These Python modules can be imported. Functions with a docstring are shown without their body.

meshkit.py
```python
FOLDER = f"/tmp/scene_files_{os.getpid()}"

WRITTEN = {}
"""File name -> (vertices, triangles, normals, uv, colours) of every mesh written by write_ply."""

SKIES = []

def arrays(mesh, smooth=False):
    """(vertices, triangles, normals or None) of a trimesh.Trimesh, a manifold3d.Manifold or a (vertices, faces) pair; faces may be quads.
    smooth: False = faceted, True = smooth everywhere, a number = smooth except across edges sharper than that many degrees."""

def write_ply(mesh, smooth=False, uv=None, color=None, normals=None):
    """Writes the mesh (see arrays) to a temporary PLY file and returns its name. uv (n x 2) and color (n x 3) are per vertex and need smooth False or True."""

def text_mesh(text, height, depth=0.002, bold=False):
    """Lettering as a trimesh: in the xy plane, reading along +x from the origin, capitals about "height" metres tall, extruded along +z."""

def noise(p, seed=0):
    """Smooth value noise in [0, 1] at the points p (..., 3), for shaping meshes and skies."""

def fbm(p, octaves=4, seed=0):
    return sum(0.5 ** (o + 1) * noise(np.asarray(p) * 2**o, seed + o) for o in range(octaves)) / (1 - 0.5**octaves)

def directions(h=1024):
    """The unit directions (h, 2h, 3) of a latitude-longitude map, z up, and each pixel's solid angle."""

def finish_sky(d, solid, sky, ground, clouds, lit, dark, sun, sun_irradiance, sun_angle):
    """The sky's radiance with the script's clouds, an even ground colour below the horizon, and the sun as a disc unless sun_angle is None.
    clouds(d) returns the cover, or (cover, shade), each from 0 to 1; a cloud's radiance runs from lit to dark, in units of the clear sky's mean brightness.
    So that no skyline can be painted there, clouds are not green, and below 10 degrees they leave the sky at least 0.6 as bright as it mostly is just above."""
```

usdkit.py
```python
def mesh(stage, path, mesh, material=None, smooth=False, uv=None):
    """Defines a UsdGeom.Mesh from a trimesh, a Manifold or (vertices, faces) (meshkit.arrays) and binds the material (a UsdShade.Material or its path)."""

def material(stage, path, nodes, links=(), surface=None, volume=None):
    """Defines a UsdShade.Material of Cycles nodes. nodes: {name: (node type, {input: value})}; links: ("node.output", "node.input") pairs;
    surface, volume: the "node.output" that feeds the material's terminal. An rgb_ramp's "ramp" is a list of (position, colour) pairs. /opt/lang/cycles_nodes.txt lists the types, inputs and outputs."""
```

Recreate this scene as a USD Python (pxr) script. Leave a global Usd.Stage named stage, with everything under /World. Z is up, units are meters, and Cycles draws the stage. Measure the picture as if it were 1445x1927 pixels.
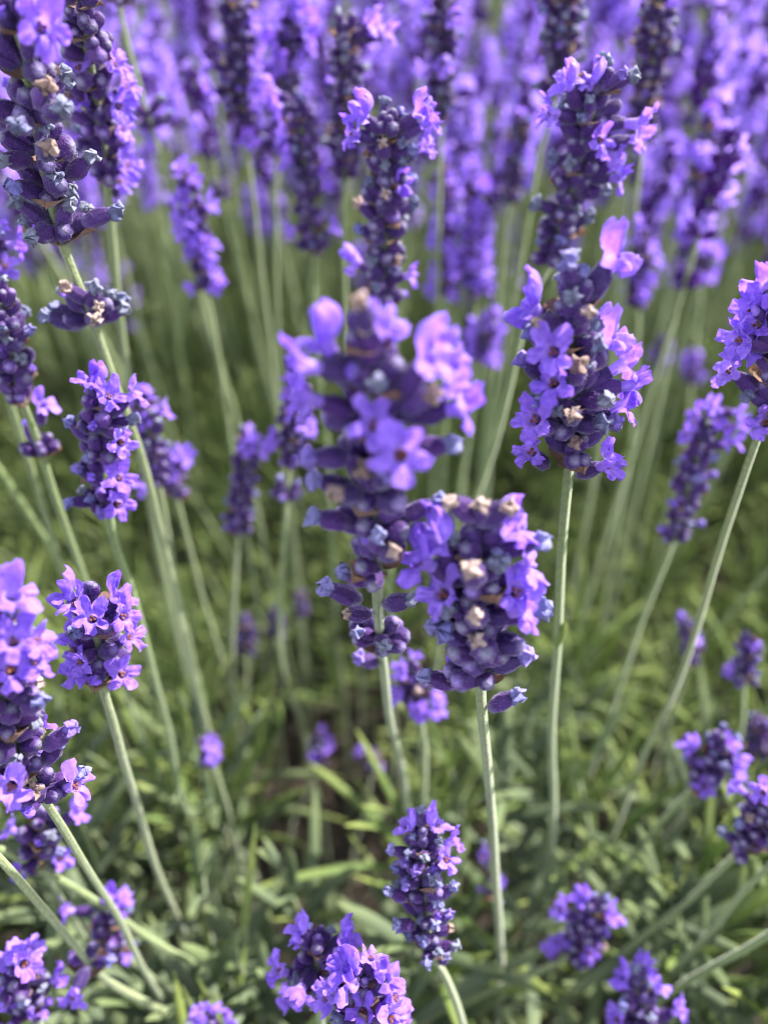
import math, random
import numpy as np
import usdkit, meshkit
from pxr import Usd, UsdGeom, UsdLux, UsdShade, Gf, Sdf, Vt

stage = Usd.Stage.CreateInMemory()
UsdGeom.SetStageUpAxis(stage, 'Z'); UsdGeom.SetStageMetersPerUnit(stage, 1.0)
world = UsdGeom.Xform.Define(stage, '/World'); stage.SetDefaultPrim(world.GetPrim())
UsdGeom.Scope.Define(stage, '/World/Looks')
_T = Sdf.ValueTypeNames

# ------------------------------------------------------------------ camera, sky, sun, exposure
CAM = np.array([0.0, 0.0, 0.55]); PITCH = math.radians(43.0); HFOV = math.radians(52.0)
FOCAL = 6.9
cam = UsdGeom.Camera.Define(stage, '/World/camera')
cam.AddTranslateOp().Set(Gf.Vec3d(*CAM)); cam.AddRotateXOp().Set(90.0 - math.degrees(PITCH))
ap = 2 * FOCAL * math.tan(HFOV / 2)
cam.CreateFocalLengthAttr(FOCAL); cam.CreateHorizontalApertureAttr(ap); cam.CreateVerticalApertureAttr(ap * 1024 / 767)
cam.CreateClippingRangeAttr(Gf.Vec2f(0.005, 200.0))
cam.CreateFStopAttr(1.8); cam.CreateFocusDistanceAttr(0.150)
cam.CreateExposureAttr(2.0)
SUN_DIR = np.array([0.64, 0.46, 0.74]); SUN_DIR /= np.linalg.norm(SUN_DIR)      # towards the sun: behind and right
SUN_EL = math.asin(SUN_DIR[2]); SUN_ROT = math.atan2(SUN_DIR[0], SUN_DIR[1])
sun = UsdLux.DistantLight.Define(stage, '/World/sun')
sun.CreateIntensityAttr(1.1); sun.CreateAngleAttr(0.6); sun.CreateNormalizeAttr(True); sun.CreateColorAttr(Gf.Vec3f(1.0, 0.95, 0.87))
sun.AddRotateXYZOp().Set(Gf.Vec3f(math.degrees(math.acos(SUN_DIR[2])), 0, math.degrees(math.atan2(SUN_DIR[1], SUN_DIR[0])) + 90))
dome = UsdLux.DomeLight.Define(stage, '/World/sky')
dm = usdkit.material(stage, '/World/Looks/sky_air', {
    's': ('sky_texture', {'sky_type': 'single_scattering', 'sun_disc': False, 'sun_elevation': SUN_EL, 'sun_rotation': SUN_ROT}),
    'h': ('hsv', {'saturation': 0.4, 'value': 1.0}),      # a hazy, pale sky
    'b': ('background_shader', {'strength': 0.13})}, [('s.color', 'h.color'), ('h.color', 'b.color')], surface='b.background')
UsdShade.MaterialBindingAPI.Apply(dome.GetPrim()).Bind(dm)

FPX = 722.5 / math.tan(HFOV / 2)
RIGHT = np.array([1.0, 0, 0]); FWD = np.array([0, math.cos(PITCH), -math.sin(PITCH)]); UP = np.array([0, math.sin(PITCH), math.cos(PITCH)])
def ray(u, v):
    return RIGHT * (u - 722.5) / FPX + UP * (963.5 - v) / FPX + FWD
def at(u, v, d):
    return CAM + ray(u, v) * d
def proj(p):
    q = np.asarray(p) - CAM; z = q @ FWD
    return np.array([722.5 + FPX * (q @ RIGHT) / z, 963.5 - FPX * (q @ UP) / z, z])
def unit(a):
    return a / (np.linalg.norm(a) + 1e-12)

# ------------------------------------------------------------------ materials (st = (random per piece, place along the piece))
def mat(name, nodes, links, surface):
    return usdkit.material(stage, '/World/Looks/' + name, nodes, links, surface=surface)

UVN = {'uv': ('uvmap', {'attribute': 'st'}), 'sp': ('separate_xyz', {})}
UVL = [('uv.UV', 'sp.vector')]
def petal_mat(name, ramp, tube):
    n = dict(UVN); l = list(UVL)
    n.update({'geo': ('geometry', {}), 'rr': ('rgb_ramp', {'ramp': ramp}), 'no': ('noise_texture', {'scale': 900.0, 'detail': 3.0}),
              'tr': ('rgb_ramp', {'ramp': [(0.0, (1, 1, 1)), (0.42, (0.85, 0.85, 0.85)), (0.62, (0, 0, 0))]}),
              'm1': ('mix', {'mix_type': 'mix', 'color2': tube}),
              'nr': ('rgb_ramp', {'ramp': [(0.3, (0.62, 0.56, 0.80)), (0.65, (1, 1, 1))]}), 'm2': ('mix', {'mix_type': 'multiply', 'fac': 0.9}),
              'hs': ('hsv', {'saturation': 1.03, 'value': 1.0}),
              'p': ('principled_bsdf', {'roughness': 0.55, 'specular_ior_level': 0.3, 'sheen_weight': 0.25, 'sheen_roughness': 0.5}),
              't': ('translucent_bsdf', {}), 'mx': ('mix_closure', {'fac': 0.48}),
              'bu': ('bump', {'strength': 0.35, 'distance': 0.0006})})
    l += [('sp.x', 'rr.fac'), ('geo.position', 'no.vector'), ('sp.y', 'tr.fac'), ('rr.color', 'm1.color1'), ('tr.color', 'm1.fac'),
          ('no.fac', 'nr.fac'), ('m1.color', 'm2.color1'), ('nr.color', 'm2.color2'), ('m2.color', 'p.base_color'), ('m2.color', 'hs.color'), ('hs.color', 't.color'),
          ('no.fac', 'bu.height'), ('bu.normal', 'p.normal'), ('p.BSDF', 'mx.closure1'), ('t.BSDF', 'mx.closure2')]
    return mat(name, n, l, 'mx.closure')
PETAL = petal_mat('violet_petal', [(0, (0.36, 0.18, 0.86)), (0.35, (0.42, 0.235, 0.91)), (0.7, (0.33, 0.15, 0.82)), (1, (0.29, 0.15, 0.76))], (0.48, 0.30, 0.82))

def bud_mat():
    n = dict(UVN); l = list(UVL)
    n.update({'geo': ('geometry', {}), 'no': ('noise_texture', {'scale': 2600.0, 'detail': 2.0}), 'nl': ('noise_texture', {'scale': 420.0, 'detail': 2.0}),
              'base': ('rgb_ramp', {'ramp': [(0, (0.030, 0.009, 0.085)), (0.5, (0.042, 0.010, 0.095)), (0.8, (0.022, 0.009, 0.066)), (1.0, (0.065, 0.022, 0.14))]}),
              'al': ('rgb_ramp', {'ramp': [(0.0, (0.8, 0.8, 0.8)), (0.34, (0, 0, 0)), (0.74, (0, 0, 0)), (0.94, (0.8, 0.8, 0.8)), (1, (1, 1, 1))]}),
              'tip': ('rgb_ramp', {'ramp': [(0, (0.15, 0.13, 0.22)), (0.6, (0.17, 0.16, 0.23)), (1.0, (0.20, 0.13, 0.38))]}),
              'm': ('mix', {'mix_type': 'mix'}),
              'fz': ('rgb_ramp', {'ramp': [(0.55, (0, 0, 0)), (0.8, (0.2, 0.2, 0.2))]}), 'm2': ('mix', {'mix_type': 'mix', 'color2': (0.15, 0.12, 0.27)}),
              'p': ('principled_bsdf', {'roughness': 0.7, 'specular_ior_level': 0.25, 'sheen_weight': 0.22, 'sheen_roughness': 0.3, 'sheen_tint': (0.85, 0.8, 1.0)}),
              'bu': ('bump', {'strength': 0.55, 'distance': 0.0005})})
    l += [('geo.position', 'no.vector'), ('geo.position', 'nl.vector'), ('sp.x', 'base.fac'), ('sp.x', 'tip.fac'), ('sp.y', 'al.fac'), ('base.color', 'm.color1'), ('tip.color', 'm.color2'), ('al.color', 'm.fac'),
          ('no.fac', 'fz.fac'), ('fz.color', 'm2.fac'), ('m.color', 'm2.color1'), ('m2.color', 'p.base_color'), ('no.fac', 'bu.height'), ('bu.normal', 'p.normal')]
    return mat('velvet_bud', n, l, 'p.BSDF')
BUD = bud_mat()

def cloth_like(name, c0, c1, c2, trans=0.3, scale=1500.0, rough=0.75, sheen=0.2, dist=0.0006):
    n = dict(UVN); l = list(UVL)
    n.update({'geo': ('geometry', {}), 'no': ('noise_texture', {'scale': scale, 'detail': 3.0}), 'rr': ('rgb_ramp', {'ramp': [(0, c0), (0.5, c1), (1, c2)]}),
              'nr': ('rgb_ramp', {'ramp': [(0.3, (0.6, 0.6, 0.66)), (0.7, (1, 1, 1))]}), 'm2': ('mix', {'mix_type': 'multiply', 'fac': 0.9}),
              'p': ('principled_bsdf', {'roughness': rough, 'specular_ior_level': 0.25, 'sheen_weight': sheen}), 't': ('translucent_bsdf', {}), 'mx': ('mix_closure', {'fac': trans}),
              'bu': ('bump', {'strength': 0.6, 'distance': dist})})
    l += [('sp.x', 'rr.fac'), ('geo.position', 'no.vector'), ('no.fac', 'nr.fac'), ('rr.color', 'm2.color1'), ('nr.color', 'm2.color2'), ('m2.color', 'p.base_color'), ('m2.color', 't.color'),
          ('no.fac', 'bu.height'), ('bu.normal', 'p.normal'), ('p.BSDF', 'mx.closure1'), ('t.BSDF', 'mx.closure2')]
    return mat(name, n, l, 'mx.closure')
WITHER = cloth_like('withered_blue', (0.23, 0.21, 0.56), (0.29, 0.29, 0.54), (0.30, 0.17, 0.70))
GREYTIP = cloth_like('withered_grey', (0.22, 0.23, 0.36), (0.28, 0.29, 0.38), (0.18, 0.19, 0.38))
DRIED = cloth_like('dried_beige', (0.50, 0.35, 0.29), (0.56, 0.42, 0.37), (0.34, 0.22, 0.18))
BRACT = cloth_like('papery_bract', (0.22, 0.11, 0.07), (0.30, 0.17, 0.10), (0.24, 0.14, 0.12), trans=0.35)
THROAT = cloth_like('rusty_throat', (0.16, 0.04, 0.03), (0.20, 0.06, 0.03), (0.12, 0.03, 0.04), trans=0.1)
STEM = cloth_like('downy_stem', (0.24, 0.31, 0.12), (0.28, 0.33, 0.15), (0.20, 0.28, 0.09), trans=0.12, scale=1400.0, sheen=0.3, dist=0.0003)

def leaf_mat(name, base, tipc, trans=0.35):
    n = dict(UVN); l = list(UVL)
    n.update({'rr': ('rgb_ramp', {'ramp': base}), 'al': ('rgb_ramp', {'ramp': [(0.55, (0, 0, 0)), (1.0, (0.9, 0.9, 0.9))]}), 'm': ('mix', {'mix_type': 'mix', 'color2': tipc}),
              'd': ('diffuse_bsdf', {'roughness': 0.3}), 'g': ('glossy_bsdf', {'roughness': 0.6, 'color': (0.6, 0.7, 0.5)}), 't': ('translucent_bsdf', {}),
              'mx': ('mix_closure', {'fac': trans}), 'mg': ('mix_closure', {'fac': 0.02})})
    l += [('sp.x', 'rr.fac'), ('sp.y', 'al.fac'), ('rr.color', 'm.color1'), ('al.color', 'm.fac'), ('m.color', 'd.color'), ('m.color', 't.color'),
          ('d.BSDF', 'mx.closure1'), ('t.BSDF', 'mx.closure2'), ('mx.closure', 'mg.closure1'), ('g.BSDF', 'mg.closure2')]
    return mat(name, n, l, 'mg.closure')
PETAL_SOFT = mat('violet_petal_soft', {**UVN, 'rr': ('rgb_ramp', {'ramp': [(0, (0.42, 0.26, 0.86)), (0.4, (0.47, 0.30, 0.90)), (0.75, (0.32, 0.18, 0.80)), (1, (0.50, 0.38, 0.80))]}), 'd': ('diffuse_bsdf', {}), 't': ('translucent_bsdf', {}), 'mx': ('mix_closure', {'fac': 0.48})},
    UVL + [('sp.x', 'rr.fac'), ('rr.color', 'd.color'), ('rr.color', 't.color'), ('d.BSDF', 'mx.closure1'), ('t.BSDF', 'mx.closure2')], 'mx.closure')
BUD_SOFT = mat('velvet_bud_soft', {**UVN, 'rr': ('rgb_ramp', {'ramp': [(0, (0.045, 0.015, 0.11)), (0.5, (0.062, 0.018, 0.125)), (0.8, (0.035, 0.014, 0.09)), (1, (0.09, 0.035, 0.17))]}), 'al': ('rgb_ramp', {'ramp': [(0.74, (0, 0, 0)), (1, (0.9, 0.9, 0.9))]}),
    'm': ('mix', {'mix_type': 'mix', 'color2': (0.18, 0.16, 0.30)}), 'd': ('diffuse_bsdf', {})}, UVL + [('sp.x', 'rr.fac'), ('sp.y', 'al.fac'), ('al.color', 'm.fac'), ('rr.color', 'm.color1'), ('m.color', 'd.color')], 'd.BSDF')
LEAF = leaf_mat('sage_leaf', [(0, (0.095, 0.130, 0.072)), (0.5, (0.125, 0.165, 0.095)), (0.8, (0.145, 0.180, 0.120)), (1, (0.11, 0.16, 0.06))], (0.18, 0.22, 0.10))
LEAF_BRIGHT = leaf_mat('fresh_leaf', [(0, (0.145, 0.215, 0.065)), (0.5, (0.180, 0.250, 0.085)), (0.8, (0.20, 0.25, 0.13)), (1, (0.22, 0.29, 0.06))], (0.28, 0.33, 0.10), 0.45)
STEM_SOFT = mat('downy_stem_soft', {'d': ('diffuse_bsdf', {'color': (0.27, 0.32, 0.15)})}, [], 'd.BSDF')
soil = mat('dark_soil', {'geo': ('geometry', {}), 'no': ('noise_texture', {'scale': 60.0, 'detail': 6.0}), 'rr': ('rgb_ramp', {'ramp': [(0.3, (0.018, 0.013, 0.009)), (0.7, (0.06, 0.045, 0.03))]}),
    'p': ('principled_bsdf', {'roughness': 0.95}), 'bu': ('bump', {'strength': 0.8, 'distance': 0.01})},
    [('geo.position', 'no.vector'), ('no.fac', 'rr.fac'), ('rr.color', 'p.base_color'), ('no.fac', 'bu.height'), ('bu.normal', 'p.normal')], 'p.BSDF')

# ------------------------------------------------------------------ writing prims
_used = {}
def numbered(parent, name):
    k = (parent, name); i = _used.get(k, 0); _used[k] = i + 1
    return f'{parent}/{name}' if i == 0 else f'{parent}/{name}_{i:03d}'
def grid_faces(rows, cols, wrap=True):
    c = cols if wrap else cols - 1
    i, j = np.meshgrid(np.arange(rows - 1), np.arange(c), indexing='ij')
    a = i * cols + j; b = i * cols + (j + 1) % cols; d = (i + 1) * cols + j; e = (i + 1) * cols + (j + 1) % cols
    return np.concatenate([np.stack([a, b, e], -1).reshape(-1, 3), np.stack([a, e, d], -1).reshape(-1, 3)]).astype(np.int32)
def normals(v, f):
    n = np.zeros_like(v); fn = np.cross(v[f[:, 1]] - v[f[:, 0]], v[f[:, 2]] - v[f[:, 0]])
    for k in range(3): np.add.at(n, f[:, k], fn)
    return n / (np.linalg.norm(n, axis=1, keepdims=True) + 1e-20)
class Piece:                                        # a small mesh: vertices, faces, normals, st
    def __init__(s, v, f, t, n=None):
        s.v, s.f, s.t = np.asarray(v, float), np.asarray(f, np.int32), np.asarray(t, float)
        s.n = normals(s.v, s.f) if n is None else n
    def moved(s, R, p, sc=1.0):
        return Piece(s.v * sc @ R.T + p, s.f, s.t, s.n @ R.T)
def join(ps):
    off = np.cumsum([0] + [len(p.v) for p in ps])
    r = ps[0] if len(ps) == 1 else Piece(np.vstack([p.v for p in ps]), np.vstack([p.f + o for p, o in zip(ps, off)]), np.concatenate([p.t for p in ps]), np.vstack([p.n for p in ps]))
    return r
def put(parent, name, p, material, rnd=0.5, kind=None, label=None, top=False):
    path = numbered(parent, name)
    m = UsdGeom.Mesh.Define(stage, path)
    m.CreatePointsAttr(Vt.Vec3fArray.FromNumpy(np.ascontiguousarray(p.v, np.float32)))
    m.CreateFaceVertexCountsAttr(Vt.IntArray.FromNumpy(np.full(len(p.f), 3, np.int32)))
    m.CreateFaceVertexIndicesAttr(Vt.IntArray.FromNumpy(np.ascontiguousarray(p.f.ravel(), np.int32)))
    m.CreateSubdivisionSchemeAttr('none')
    m.CreateNormalsAttr(Vt.Vec3fArray.FromNumpy(np.ascontiguousarray(p.n, np.float32))); m.SetNormalsInterpolation('vertex')
    st = p.t if p.t.ndim == 2 else np.stack([np.full(len(p.v), rnd), p.t], 1)
    UsdGeom.PrimvarsAPI(m).CreatePrimvar('st', _T.TexCoord2fArray, 'vertex').Set(Vt.Vec2fArray.FromNumpy(np.ascontiguousarray(st, np.float32)))
    UsdShade.MaterialBindingAPI.Apply(m.GetPrim()).Bind(material)
    if kind: m.GetPrim().SetCustomDataByKey('kind', kind)
    if label: m.GetPrim().SetCustomDataByKey('label', label)
    return path
def tag(prim, label=None, cat=None, group=None, kind=None):
    for k, x in (('label', label), ('category', cat), ('group', group), ('kind', kind)):
        if x: prim.SetCustomDataByKey(k, x)
def thing(name, loc):
    path = numbered('/World', name); x = UsdGeom.Xform.Define(stage, path)
    x.AddTranslateOp().Set(Gf.Vec3d(*map(float, loc)))
    return path
def dup(src, name, loc, rotz=0.0, tilt=(0.0, 0.0), scale=1.0):
    path = numbered('/World', name); x = UsdGeom.Xform.Define(stage, path)
    x.GetPrim().GetReferences().AddInternalReference(src); x.GetPrim().SetInstanceable(True)
    x.ClearXformOpOrder()
    T = Gf.Matrix4d().SetScale(scale)
    T *= Gf.Matrix4d().SetRotate(Gf.Rotation(Gf.Vec3d(0, 0, 1), math.degrees(rotz)))
    T *= Gf.Matrix4d().SetRotate(Gf.Rotation(Gf.Vec3d(1, 0, 0), float(tilt[0]))) * Gf.Matrix4d().SetRotate(Gf.Rotation(Gf.Vec3d(0, 1, 0), float(tilt[1])))
    T *= Gf.Matrix4d().SetTranslate(Gf.Vec3d(*map(float, loc)))
    x.AddTransformOp(opSuffix='place').Set(T)
    return path

# ------------------------------------------------------------------ botanical pieces, millimetres -> metres, axis +z, upper lip towards +x
MM = 0.001
def lathe(profile, sides, ribs=0, rib=0.0, seed=0, jitter=0.0):
    pr = np.array(profile, float); th = np.arange(sides) * 2 * math.pi / sides
    z, r, t = pr[:, 0], pr[:, 1], np.linspace(0, 1, len(pr))
    R = r[:, None] * (1 + rib * np.cos(ribs * th)[None, :])
    v = np.stack([R * np.cos(th), R * np.sin(th), np.broadcast_to(z[:, None], R.shape)], -1).reshape(-1, 3)
    if jitter: v = v + jitter * (np.stack([meshkit.noise(v * 0.9 + 7.3 * k, seed + k) for k in range(3)], -1) - 0.5) * np.clip(np.repeat(r, sides), 0, 1)[:, None]
    return Piece(v * MM, grid_faces(len(pr), sides), np.repeat(t, sides))
def calyx(seed, hi=True, opened=False):
    rs = np.random.RandomState(seed); L = rs.uniform(5.3, 6.9); w = rs.uniform(1.62, 2.0)
    shape = [(0, .25), (.06, .50), (.2, .78), (.4, .97), (.6, 1.0), (.78, .90), (.9, .70)]
    shape += [(1.0, .62), (.99, .5), (.93, .35)] if opened else [(.97, .45), (1.0, .05)]
    if not hi: shape = [shape[k] for k in (0, 2, 4, 6, len(shape) - 1)]
    p = lathe([(a * L, b * w) for a, b in shape], 21 if hi else 7, 7 if hi else 0, 0.075 if hi else 0, seed, 0.45 if hi else 0.3)
    # a slight bend so that buds curve upwards
    v = p.v.copy(); v[:, 0] += 0.010 / MM * 0.5 * (v[:, 2] ** 2) * rs.uniform(0.4, 1.6)
    return Piece(v, p.f, p.t)
def corolla(seed, hi=True, size=1.0, hooded=False):
    rs = np.random.RandomState(seed); nt, nl, nu = (60, 8, 4) if hi else (25, 3, 2)
    th = np.arange(nt) * 2 * math.pi / nt
    if hooded:                                       # an erect bulging upper lip, a small spread lower lip
        cen, wid = np.radians([34, -34, 112, 248, 180]), np.radians([86, 86, 58, 58, 60]); ln = np.array([5.6, 5.6, 2.7, 2.7, 3.3])
        bend = np.radians([58, 58, 95, 95, 105])
    else:
        cen, wid = np.radians([31, -31, 113, 247, 180]), np.radians([60, 60, 58, 58, 60]); ln = np.array([4.3, 4.3, 2.9, 2.9, 3.3])
        bend = np.radians([48, 48, 88, 88, 98])
    ln = ln * rs.uniform(0.85, 1.15, 5) * size; bend = bend + rs.normal(0, 0.22, 5); cup = rs.normal(-.3, .9, 5)
    D = np.abs((th[:, None] - cen[None] + math.pi) % (2 * math.pi) - math.pi) / (wid[None] / 2)
    k = D.argmin(1); x = np.clip(D[np.arange(nt), k], 0, 1)
    W = np.exp(-4 * D ** 2); W /= W.sum(1, keepdims=True)
    notch = np.where((k < 2) & hooded & (np.abs((th + math.pi) % (2 * math.pi) - math.pi) < cen[0]), 0.90, 0.34)
    Lf = (W * ln).sum(1) * (notch + (1 - notch) * np.clip(1 - x ** 2.4, 0, 1) ** 0.55); B = (W * bend).sum(1); C = (W * cup).sum(1)
    rows, tt = [], []
    tubeL, r0, r1 = 4.4 * size, 0.75, 1.2 * size
    for i in range(nu):
        a = i / nu; r = r0 + (r1 - r0) * a ** 1.4
        rows.append(np.stack([r * np.cos(th), r * np.sin(th), np.full(nt, tubeL * a)], -1)); tt.append(np.full(nt, 0.45 * a))
    pr, pz = np.full(nt, r1), np.full(nt, tubeL)
    steps = nl + 1; ph = rs.uniform(0, 6.28, 3)
    for i in range(steps):
        q = i / (steps - 1)
        phi = B * min(1.0, 0.3 + 1.0 * q)
        if hooded: phi = np.where(k < 2, B * (1.25 - 1.75 * q), phi)          # the hood bulges out, then closes over
        if i > 0:
            pr = pr + np.sin(phi) * Lf / (steps - 1); pz = pz + np.cos(phi) * Lf / (steps - 1)
        wv = q * (0.34 * np.sin(7 * th + ph[0]) + 0.26 * np.sin(15 * th + ph[1] + 2 * q)) * size + 1.1 * C * q * x ** 2 * size
        rows.append(np.stack([pr * (1 + .08 * q) * np.cos(th), pr * (1 + .08 * q) * np.sin(th), pz + wv], -1)); tt.append(np.full(nt, 0.45 + 0.55 * q))
    v = np.vstack(rows); n3 = np.stack([meshkit.noise(v * 0.7 + 3.1 * q, seed * 5 + q) for q in range(3)], -1) - 0.5
    n4 = np.stack([meshkit.noise(v * 1.7 + 1.3 * q, seed * 9 + q) for q in range(3)], -1) - 0.5
    tv = np.concatenate(tt); v = v + (n3 * (1.0 if hooded else 1.9) + n4 * (.5 if hooded else .7)) * np.clip(tv - 0.3, 0, 1)[:, None] * size
    return Piece(v * MM, grid_faces(len(rows), nt), tv)
def hood(seed, hi=True): return corolla(seed + 900, hi, 1.08, True)
def crumple(seed, hi=True, L=3.6, w=1.25):
    rs = np.random.RandomState(seed); sides, rings = (18, 9) if hi else (8, 5)
    th = np.arange(sides) * 2 * math.pi / sides; zz = np.linspace(0, 1, rings)
    prof = np.interp(zz, [0, .15, .5, .8, .95, 1], [.45, .7, .95, 1.15, .9, .08])
    v = []
    for z, r in zip(zz, prof):
        fold = 1 + (0.42 * np.sin(4 * th + rs.uniform(-.4, .4) + seed + 1.6 * z) + 0.2 * np.sin(7 * th + seed * 2 + 3 * z)) * min(1, 0.4 + z)
        v.append(np.stack([r * w * fold * np.cos(th), r * w * fold * np.sin(th), np.full(sides, z * L) + 0.5 * z * np.sin(3 * th + seed)], -1))
    v = np.vstack(v); n3 = np.stack([meshkit.noise(v * 1.1 + 5 * q, seed + q) for q in range(3)], -1) - 0.5
    v = v + n3 * 2.1 * np.repeat(zz, sides)[:, None]
    return Piece(v * MM, grid_faces(rings, sides), np.repeat(zz, sides))
def bract(seed):
    rs = np.random.RandomState(seed); rows, cols = 6, 5; L, W = rs.uniform(4.0, 5.6), rs.uniform(2.2, 3.2)
    v, t = [], []
    for i in range(rows):
        s = i / (rows - 1); hw = W * (math.sin(math.pi * min(1, 0.16 + 0.84 * s) ** 0.9)) ** 0.8 + 0.05
        for j in range(cols):
            q = j / (cols - 1) * 2 - 1
            v.append([hw * q, 1.1 * q * q - 0.5 * s * s + rs.normal(0, .12), L * s + rs.normal(0, .12)]); t.append(s)
    v = np.array(v)[:, [1, 0, 2]]
    return Piece(v * MM, grid_faces(rows, cols, False), np.array(t))
def throat():
    import trimesh
    m = trimesh.creation.icosphere(1, 0.40); v = np.array(m.vertices)
    parts = [Piece((v * [1, 1, .7] + np.array([.5 * math.cos(a), .5 * math.sin(a), .3 * math.cos(3 * a)])) * MM, m.faces, np.zeros(len(v))) for a in (0.4, 2.5, 4.6)]
    return join(parts)
CAL = {h: [calyx(s, h) for s in range(10)] for h in (True, False)}
CALO = {h: [calyx(s + 50, h, True) for s in range(4)] for h in (True, False)}
COR = {h: [corolla(s, h) for s in range(12)] for h in (True, False)}
HOOD = {h: [hood(s, h) for s in range(6)] for h in (True, False)}
CRU = {h: [crumple(s, h) for s in range(10)] for h in (True, False)}
KNOB = {h: [crumple(s + 30, h, 2.2, 1.15) for s in range(6)] for h in (True, False)}
BRA = [bract(s) for s in range(5)]
THR = throat()

def frame(z, xhint):
    z = unit(z); x = xhint - z * (xhint @ z)
    if np.linalg.norm(x) < 1e-6: x = np.cross(z, [0.3, 0.9, 0.2])
    x = unit(x); return np.stack([x, np.cross(z, x), z], 1)

def catmull(P, n):
    P = np.asarray(P, float); d = np.concatenate([[0], np.cumsum(np.linalg.norm(np.diff(P, axis=0), axis=1) ** 0.5)])
    from scipy.interpolate import PchipInterpolator
    f = PchipInterpolator(d, P); q = f(np.linspace(0, d[-1], 400))
    s = np.concatenate([[0], np.cumsum(np.linalg.norm(np.diff(q, axis=0), axis=1))])
    return np.stack([np.interp(np.linspace(0, s[-1], n), s, q[:, k]) for k in range(3)], 1)

def tube(path, r0, r1, sides=12, square=0.17, twist=0.5, rnd=0.5):
    path = np.asarray(path); n = len(path); T = np.gradient(path, axis=0); T /= np.linalg.norm(T, axis=1, keepdims=True)
    x = unit(np.cross(T[0], [0.31, 0.77, 0.1])); v = []
    th = np.arange(sides) * 2 * math.pi / sides
    for i in range(n):
        x = unit(x - T[i] * (x @ T[i])); y = np.cross(T[i], x); r = r0 + (r1 - r0) * i / (n - 1)
        a = th + twist * i / n
        rr = r * (1 + square * np.cos(4 * th) + (0.05 * np.cos(8 * th) if sides >= 12 else 0))
        v.append(path[i] + rr[:, None] * (np.cos(a)[:, None] * x + np.sin(a)[:, None] * y))
    v = np.vstack(v); f = grid_faces(n, sides)
    cap = np.array([[(n - 1) * sides, (n - 1) * sides + j, (n - 1) * sides + j + 1] for j in range(1, sides - 1)])
    return Piece(v, np.vstack([f, cap]), np.repeat(np.linspace(0, 1, n), sides))

# ------------------------------------------------------------------ a flower head: list of (kind, position, direction, up, scale)
def whorl(rs, c, ax, ref, n_out, n_in, k, phase, tilt=62, cyme=0.55):
    y = np.cross(ax, ref); out = []
    for tier, n, tl, hz, rr in ((0, n_out, tilt, 0.0, 0.9), (1, n_in, tilt - 28, 1.6, 0.8)):
        for i in range(n):
            a = 2 * math.pi * (i + rs.uniform(-.28, .28)) / n + phase + tier * 0.4
            a = a - cyme * 0.5 * math.sin(2 * (a - phase))       # gathered into two opposite cymes
            rad = math.cos(a) * ref + math.sin(a) * y
            t = math.radians(tl + rs.uniform(-13, 13))
            d = unit(math.cos(t) * ax + math.sin(t) * rad)
            out.append([c + ax * MM * k * (hz + rs.uniform(-1.2, 1.2)) + rad * rr * MM, d, ax, k * rs.uniform(0.82, 1.12)])
    return out

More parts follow.
